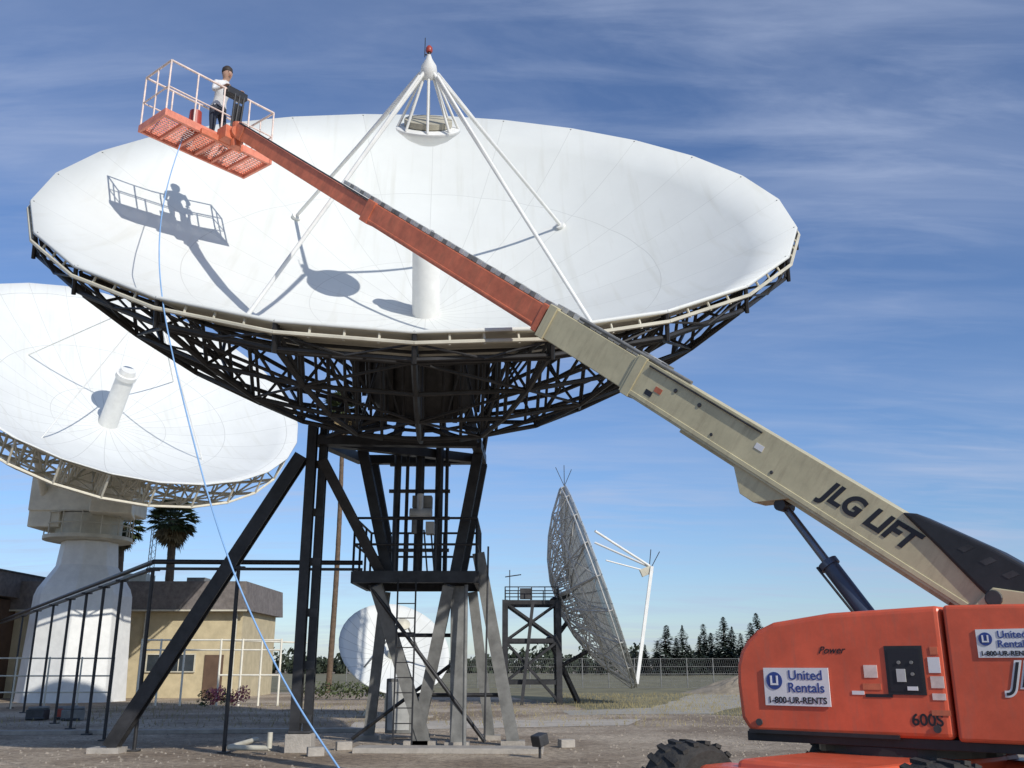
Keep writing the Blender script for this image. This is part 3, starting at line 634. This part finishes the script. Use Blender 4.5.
def person(M):
    P={};E=[];
    def v(n,co,r,par=None):
        P[n]=(len(P),V(co),r)
        if par: E.append((P[par][0],P[n][0]))
    v('pel',(.06,0,.95),.135)
    v('waist',(.03,0,1.10),.125,'pel'); v('chest',(-.04,0,1.30),.15,'waist'); v('up',(-.09,0,1.43),.13,'chest'); v('neck',(-.12,0,1.52),.058,'up')
    v('h0',(-.14,0,1.58),.075,'neck'); v('h1',(-.16,0,1.66),.098,'h0'); v('h2',(-.165,0,1.74),.088,'h1'); v('nose',(-.268,0,1.655),.014,'h1')
    for s,n in((1,'a'),(-1,'b')):
        v('sh'+n,(-.09,s*.19,1.42),.068,'up'); v('el'+n,(-.16,s*.27,1.18),.048,'sh'+n); v('wr'+n,(-.40,s*.17,1.22),.030,'el'+n); v('pa'+n,(-.46,s*.16,1.215),.036,'wr'+n)
        for i,(dy,ln) in enumerate(((-.03,.06),(-.01,.075),(.01,.07),(.028,.055))):
            v('f%d'%i+n,(-.46-ln*.6,s*.16+dy,1.22),.010,'pa'+n); v('g%d'%i+n,(-.46-ln,s*.16+dy,1.195),.008,'f%d'%i+n)
        v('t'+n,(-.46,s*.16-s*.045,1.21),.011,'pa'+n); v('u'+n,(-.50,s*.16-s*.055,1.20),.009,'t'+n)
        v('hp'+n,(.06,s*.10,.88),.095,'pel'); v('kn'+n,(.0,s*.12,.50),.062,'hp'+n); v('an'+n,(.05,s*.13,.10),.044,'kn'+n); v('ft'+n,(-.04,s*.14,.05),.045,'an'+n); v('to'+n,(-.13,s*.15,.04),.036,'ft'+n)
        v('ear'+n,(-.155,s*.10,1.66),.016,'h1')
    me=bpy.data.meshes.new('body'); me.from_pydata([tuple(p[1]) for p in P.values()],E,[])
    bm=bmesh.new();bm.from_mesh(me);sl=bm.verts.layers.skin.verify();bm.verts.ensure_lookup_table()
    for nme,(i,c,r) in P.items(): bm.verts[i][sl].radius=(r,r); bm.verts[i][sl].use_root=(nme=='pel')
    bm.to_mesh(me);bm.free()
    o=bpy.data.objects.new('tmpb',me);COL.objects.link(o)
    o.modifiers.new('s','SKIN'); ss=o.modifiers.new('u','SUBSURF'); ss.levels=2; ss.render_levels=2
    bpy.context.view_layer.update(); dg=bpy.context.evaluated_depsgraph_get(); nm=bpy.data.meshes.new_from_object(o.evaluated_get(dg)); bpy.data.objects.remove(o)
    nm.materials.clear()
    for m in(m_skin,m_shirt,m_pants,m_plastic): nm.materials.append(m)
    for p in nm.polygons:
        c=p.center; p.use_smooth=True
        if c.z>1.51: k_=0
        elif c.z<.09: k_=3
        elif c.x<-.32 and c.z>1.1: k_=0
        elif c.z<.99: k_=2
        else: k_=1
        p.material_index=k_
    body=mk('person',nm,None,M); top(body,'person in white shirt and dark trousers gripping a control console','person')
    mb=MB(); mb.lathe([(.102,1.69),(.108,1.74),(.10,1.80),(.06,1.845),(.01,1.855)],m_hair,18,T(-.145,0,0)); mb.obj('hair',body,M,smooth=True)
    for s in(1,-1):
        mb=MB(); mb.tube((-.262,s*.035,1.685),(-.255,s*.035,1.685),.011,m_ink,8); mb.obj('eye',body,M)
    mb=MB(); mb.box((-.256,0,1.61),(.01,.045,.008),m_red); mb.obj('mouth',body,M)
person(MBk@T(.10,-.25,.03))
# rope
cv=bpy.data.curves.new('rope','CURVE');cv.dimensions='3D';cv.bevel_depth=.0095
sp_=cv.splines.new('NURBS'); pts=[(-6.3,16.1,11.3),(-6.15,15.4,10.3),(-5.75,14.1,8.9),(-4.98,12.3,6.7),(-3.9,11.2,4.33),(-3.14,10.5,2.7),(-2.17,9.8,1.27),(-1.48,9.3,.6),(-1.0,8.9,.03),(-.2,8.2,.02)]
sp_.points.add(len(pts)-1)
for p_,q in zip(sp_.points,pts): p_.co=(*q,1)
sp_.use_endpoint_u=True; sp_.order_u=4
o=bpy.data.objects.new('t',cv);COL.objects.link(o);bpy.context.view_layer.update();dg=bpy.context.evaluated_depsgraph_get()
me=bpy.data.meshes.new_from_object(o.evaluated_get(dg));bpy.data.objects.remove(o);me.materials.clear();me.materials.append(m_rope)
o=mk('rope',me);top(o,'thin pale blue rope hanging from the lift basket to the ground','rope')
# ================= BUILDINGS =================
BH=thing('building',(-17,54,0),'single storey beige stucco building with brown-grey fascia roof','building')
mb=MB(); mb.box((-20,54,2.2),(12.2,7,4.4),m_stucco); mb.obj('wall',BH)
mb=MB(); mb.prism([(-26.4,4.3),(-13.6,4.3),(-13.7,5.75),(-26.3,5.75)],49.9,58.0,m_roof); rf=mb.obj('roof',BH)
mb=MB(); mb.box((-21,54,6.1),(1.6,1.4,.7),m_cream); mb.obj('rooftop_unit',rf)
mb=MB(); mb.box((-17.5,54,6.0),(1.0,1.0,.5),m_grey); mb.obj('rooftop_unit',rf)
mb=MB(); mb.box((-20,49.86,4.28),(12.9,.06,.08),m_cream); mb.obj('gutter',rf)
def window(par,x,y,z,w_,h_):
    mb=MB(); mb.box((x,y,z),(w_,.06,h_),m_glass); wn=mb.obj('window',par)
    mb=MB()
    for s in(-1,1): mb.box((x+s*(w_/2+.03),y-.02,z),(.06,.12,h_+.12),m_cream); mb.box((x,y-.025,z+s*(h_/2+.03)),(w_-.004,.12,.06),m_cream)
    for q in(-.17,.17): mb.box((x+w_*q,y-.03,z),(.04,.06,h_-.01),m_cream)
    mb.obj('frame',wn)
window(BH,-17.4,50.48,1.7,2.4,.8); window(BH,-21.5,50.48,1.7,1.6,.9)
mb=MB(); mb.box((-15.2,50.47,1.05),(.95,.06,2.1),m_brown); mb.obj('door',BH)
for x in(-18.9,-14.2):
    mb=MB(); mb.tube((x,50.4,0),(x,50.4,4.2),.05,m_cream,8); mb.obj('downpipe',BH)
BL=thing('building',(-27,50,0),'low brown building with dark flat roof edge','building')
mb=MB(); mb.box((-31,49.5,2.4),(10.6,6,4.8),m_brown); mb.obj('wall',BL)
mb=MB(); mb.box((-31,49.4,5.5),(11.4,6.8,1.2),m_roof); mb.box((-31,49.4,6.13),(11.6,7,.06),m_black2); mb.obj('roof',BL)
window(BL,-26.9,46.47,2.0,1.0,1.6)
WF=thing('pipe_fence',(-13,40,0),'white pipe frames and handrails beside the buildings','fence')
mb=MB()
for x in(-15.4,-14.6,-13.6,-12.1,-11.2,-10.4,-9.6): mb.tube((x,41,0),(x,41,2.65),.045,m_truss,8)
for z in(2.6,2.2): mb.tube((-15.4,41,z),(-9.6,41,z),.035,m_truss,8)
mb.tube((-12.1,41,1.2),(-9.6,41,1.2),.04,m_truss,8); mb.tube((-12.1,41,2.6),(-9.6,46,2.6),.04,m_truss,8)
mb.obj('fence_frame',WF)
WF2=thing('pipe_fence',(-24,38,0),'pale pipe rail fence beside the tapered pedestal','fence')
mb=MB()
for i in range(9): mb.tube((-25+i*1.2,37.5+i*.1,0),(-25+i*1.2,37.5+i*.1,1.9),.035,m_cream,8)
for z in(1.85,1.2,.6): mb.tube((-25,37.5,z),(-15.4,38.3,z),.028,m_cream,8)
mb.obj('fence_frame',WF2)
CF=thing('chain_link_fence',(8,70,0),'long grey chain link fence across dry field','fence')
for i in range(26):
    mb=MB(); mb.tube((0,0,0),(0,0,2.1),.04,m_grey,6); mb.obj('fence_post',CF,T(-12+i*1.9,72,0))
mb=MB()
for z in(.05,.5,1.0,1.5,2.05): mb.tube((-12,72,z),(35.5,72,z),.014,m_grey,5)
for i in range(300):
    x=-12+i*.158; mb.tube((x,72,0.05),(x+.6,72,2.05),.006,m_grey,4,cap=False); mb.tube((x+.6,72,0.05),(x,72,2.05),.006,m_grey,4,cap=False)
mb.obj('fence_mesh',CF)
MS_=thing('lattice_mast',(-21.6,52.5,0),'thin grey lattice radio mast beside palm tree','mast')
mb=MB()
for j in range(3):
    a=2*math.pi*j/3; mb.tube((.25*math.cos(a),.25*math.sin(a),0),(.2*math.cos(a),.2*math.sin(a),9.8),.025,m_lgrey,6)
for i in range(24):
    for j in range(3):
        a=2*math.pi*j/3;b_=2*math.pi*(j+1)/3; mb.tube((.24*math.cos(a),.24*math.sin(a),i*.4),(.24*math.cos(b_),.24*math.sin(b_),i*.4+.4),.012,m_lgrey,5)
mb.obj('mast_frame',MS_,T(-22.0,58.6,0))
MS_.matrix_basis=T(-22.0,58.6,0); 
for ch in MS_.children: ch.matrix_parent_inverse=MS_.matrix_basis.inverted()
# ================= VEGETATION =================
def palm(x,y,h,rc,tr,label):
    t=thing('palm_tree',(x,y,0),label,'palm tree')
    mb=MB(); pts=[]; n=14
    for i in range(n+1):
        f=i/n; pts.append((V((x+.15*math.sin(f*3),y,h*f)),tr*(1.25-.4*f)))
    for (p,r),(q,r2) in zip(pts[:-1],pts[1:]): mb.tube(p,q,r*1.02,m_bark,10,r2=r2*.96)
    mb.obj('trunk',t)
    mb=MB(); c=pts[-1][0]
    for i in range(90):
        az=random.uniform(0,2*math.pi); el=random.uniform(-1.35,1.4) 
        m=m_leafd if el>-.5 else m_leafo
        d=V((math.cos(az)*math.cos(el),math.sin(az)*math.cos(el),math.sin(el)))
        sl=rc*random.uniform(.4,.6); s0=c+d*.1; s1=c+d*sl-V((0,0,.05*rc)); mb.tube(s0,s1,.02,m,4,cap=False)
        side=d.cross(Z0).normalized() if abs(d.z)<.98 else V((1,0,0)); upv=side.cross(d)
        fl=rc*random.uniform(.4,.5)
        for kk in range(13):
            th=(kk-6)/6*1.35; dd=(d*math.cos(th)+side*math.sin(th)); e=s1+dd*fl*random.uniform(.8,1.05)-V((0,0,fl*.22*abs(random.gauss(.6,.5))))
            wv=upv.cross(dd).normalized()*.05*rc
            mb.add([s1,s1+dd*fl*.5+wv,e,s1+dd*fl*.5-wv+upv*.03],[(0,1,2,3)],m)
    mb.obj('crown',t,flat=True)
palm(-20.35,57,10.0,1.75,.26,'fan palm with bushy green crown and brown skirt')
palm(-25.4,62,10.2,1.6,.26,'fan palm partly hidden behind white pedestal')
palm(-11.05,60,17.6,1.7,.15,'very tall thin palm with bare brown trunk')
def leafmass(mb,c,rx,ry,rz,n,s,m):
    for i in range(n):
        while True:
            p=V((random.uniform(-1,1),random.uniform(-1,1),random.uniform(-1,1)))
            if p.length<1: break
        q=c+V((p.x*rx,p.y*ry,p.z*rz)); a=V((random.gauss(0,1),random.gauss(0,1),random.gauss(0,1))).normalized(); b_=a.orthogonal().normalized()
        a2=a.cross(b_); ss=s*random.uniform(.5,1.2)
        mb.add([q+b_*ss,q+a2*ss*.7,q-b_*ss,q-a2*ss*.6],[(0,1,2,3)],m)
def conifer_mesh(seed):
    random.seed(seed); mb=MB(); ph=random.uniform(0,6); lean=random.uniform(-.05,.05)
    for i in range(1700):
        f=random.random()**.95
        r=((1-f)**.6)*.27*(.75+.25*math.sin(f*19+ph))*random.uniform(.2,1.15); a=random.uniform(0,2*math.pi); r*=1+.3*math.sin(2*a+f*9+ph)
        q=V((r*math.cos(a)+lean*f,r*math.sin(a),.04+f*.92)); s=.034*(1.3-f)
        d=V((math.cos(a),math.sin(a),random.uniform(-.5,.3))); sd_=V((-math.sin(a),math.cos(a),random.uniform(-.3,.3)))
        mb.add([q-d*s,q+sd_*s*.8,q+d*s*1.5,q-sd_*s*.8],[(0,1,2,3)],m_fir)
    return mb
cms=[conifer_mesh(s) for s in(1,2,3,4)]; cme=[None]*4
tmb=MB(); tmb.tube((0,0,0),(0,0,.8),.018,m_bark,6,r2=.006); tmo=None
con=[(656,6.0),(665,8),(676,6.5),(682,8.0),(688,5.0),(699,6.5),(704,9.0),(711,7.5),(724,10.0),(731,8.5),(742,7.0),(752,8.5),(760,10.5),(771,8.5),(782,8),(796,9),(645,5.0),(636,4.5),(600,4.5),(582,4)]
for i,(u,h) in enumerate(con):
    Y=165+random.uniform(-12,18); x=(u-512)/950/1.035*Y
    t=thing('fir_tree',(x,Y,0),'dark green conifer on the far side of the field','tree',group='conifers beyond the field')
    wf=random.uniform(.9,1.4)
    Mx=T(x,Y,0)@Matrix.Rotation(random.uniform(0,6),4,'Z')@Matrix.Diagonal((h*wf,h*wf,h,1))
    if tmo is None: tmo=tmb.obj('trunk',t,Mx).data
    else: mk('trunk',tmo,t,Mx)
    j=(i*3+i//4)%4
    if cme[j] is None: cme[j]=cms[j].obj('crown',t,Mx,flat=True).data
    else: mk('crown',cme[j],t,Mx)
random.seed(11)
mb=MB()
for i in range(240):
    x=-120+i*1.25+random.uniform(-1,1); Y=random.uniform(185,215); h=random.choice((1.3,1.7,2.1,2.6,3.2))*random.uniform(.8,1.1)
    leafmass(mb,V((x,Y,h*.8)),random.uniform(1.4,3.2),2,h,130,.55,m_fir2)
o=mb.obj('distant_woods',flat=True); o['kind']='stuff'; o['label']='low dark band of far-off trees and scrub'; o['category']='woods'
mb=MB()
for i in range(6): leafmass(mb,V((-12.0+i*.3,39.0,.35+.08*(i%3))),.3,.3,.33,170,.055,m_pink if i%3 else m_leafd)
mb2=mb.obj('flowering_shrub',flat=True); top(mb2,'low pinkish flowering shrub beside pipe fence','shrub')
mb=MB()
for i in range(12): leafmass(mb,V((-9.8+i*.5+random.uniform(-.1,.1),48,.45)),.5,.5,.42,120,.08,m_leafd)
o=mb.obj('hedge',flat=True); top(o,'low dark green hedge along the pipe fence','hedge')
mb=MB()
for i in range(9000):
    a_=random.random(); 
    if a_<.75: x=random.uniform(2.5,22); y=random.uniform(31,58)
    else: x=random.uniform(-16,8); y=random.uniform(27,44)
    if a_<.75 and y<38-(x-3)*.9: continue
    h=random.uniform(.05,.16)*(1.4 if random.random()<.1 else 1); dx=random.uniform(-.06,.06); s=random.uniform(.006,.014)
    mb.add([(x-s,y,0),(x+s,y,0),(x+dx,y+random.uniform(-.05,.05),h)],[(0,1,2)],m_straw)
o=mb.obj('dry_grass',flat=True);o['kind']='stuff';o['label']='thin dry grass blades over the dusty field';o['category']='grass'
mm_=bpy.data.meshes.new('dirt_mound'); vs=[];fs=[];n=24
for j in range(7):
    r=j/6
    for i in range(n):
        a=2*math.pi*i/n; vs.append((r*3.8*math.cos(a)*(1+.12*math.sin(3*a)),r*2.6*math.sin(a)*(1+.1*math.cos(2*a)),1.2*(1-r)**1.1+random.uniform(-.05,.05)*(1 if j<6 else 0)))
for j in range(6):
    for i in range(n): fs.append((j*n+i,(j+1)*n+i,(j+1)*n+(i+1)%n,j*n+(i+1)%n))
mm_.from_pydata(vs,[],fs); mm_.materials.append(mat('dirt',(.30,.25,.18),.95,var=.25,scale=2,bump=.5,bscale=6))
o=mk('dirt_mound',mm_,None,T(13.8,58,0)); o['kind']='structure'
FL=thing('flood_light',(.5,18.2,0),'small black ground flood light on short stake','flood light')
mb=MB(); mb.tube((.5,18.2,0),(.5,18.2,.22),.025,m_black,8); mb.obj('stake',FL)
mb=MB(); mb.beam((.42,18.15,.28),(.58,18.3,.34),.24,.2,m_black2); mb.obj('lamp_head',FL,bevel=.02)
PP=thing('pipe_run',(-5,19,0),'white ground pipe bending beside the column footing','pipe')
mb=MB(); mb.tube((-5.3,19.0,.12),(-4.5,18.8,.12),.05,m_cream,10); mb.tube((-4.5,18.8,.12),(-4.5,18.8,.4),.05,m_cream,10); mb.tube((-5.3,19,.12),(-5.3,21,.12),.05,m_cream,10); mb.obj('pipe',PP)
for x,y in((-3.6,18.6),(-3.3,19.9),(1.1,20.5)):
    mb=MB(); mb.box((0,0,.08),(.3,.24,.16),m_conc,rz=.3); o=mb.obj('concrete_block',None,T(x,y,0),bevel=.015); top(o,'small weathered concrete block on gravel','concrete block','concrete blocks around the antenna')
CB=thing('electrical_cabinet',(-2.6,23.2,0),'grey electrical cabinet behind the antenna tower','cabinet')
mb=MB(); mb.box((-2.6,23.2,.7),(.6,.4,1.2),m_grey); mb.obj('cabinet_body',CB,bevel=.02)
mb=MB(); mb.box((-2.6,22.99,.7),(.5,.02,1.05),m_lgrey); mb.obj('door',CB)
# scrap pieces by the rack
for i,(x,y,m_) in enumerate(((-14.4,30.5,m_black2),(-13.7,30.9,m_red),(-13.2,30.2,m_grey))):
    mb=MB(); mb.box((0,0,.16),(.55,.4,.3),m_,rz=.4*i); mb.tube((-.3,0,.34),(.3,.1,.36),.05,m_grey,8); mb.tube((-.2,-.3,.05),(.35,-.28,.06),.04,m_black2,8)
    o=mb.obj('scrap_part',None,T(x,y,0),bevel=.02); top(o,'loose machinery part lying on the gravel','scrap part','loose parts on the gravel')
mb=MB()
for i in range(2400):
    x=random.uniform(-14,8);y=random.uniform(16.2,36);s=random.uniform(.010,.030)
    if abs(x+1.2)<2.2 and y<20: continue
    vs=[(x-s,y-s*.7,0),(x+s,y-s,0),(x+s*.8,y+s,0),(x-s,y+s*.8,0),(x+random.uniform(-.3,.3)*s,y,s*1.2)]
    mb.add(vs,[(0,1,4),(1,2,4),(2,3,4),(3,0,4)],m_stone)
o=mb.obj('loose_stones',flat=True);o['kind']='stuff';o['label']='scattered pale stones on the gravel yard';o['category']='stones'
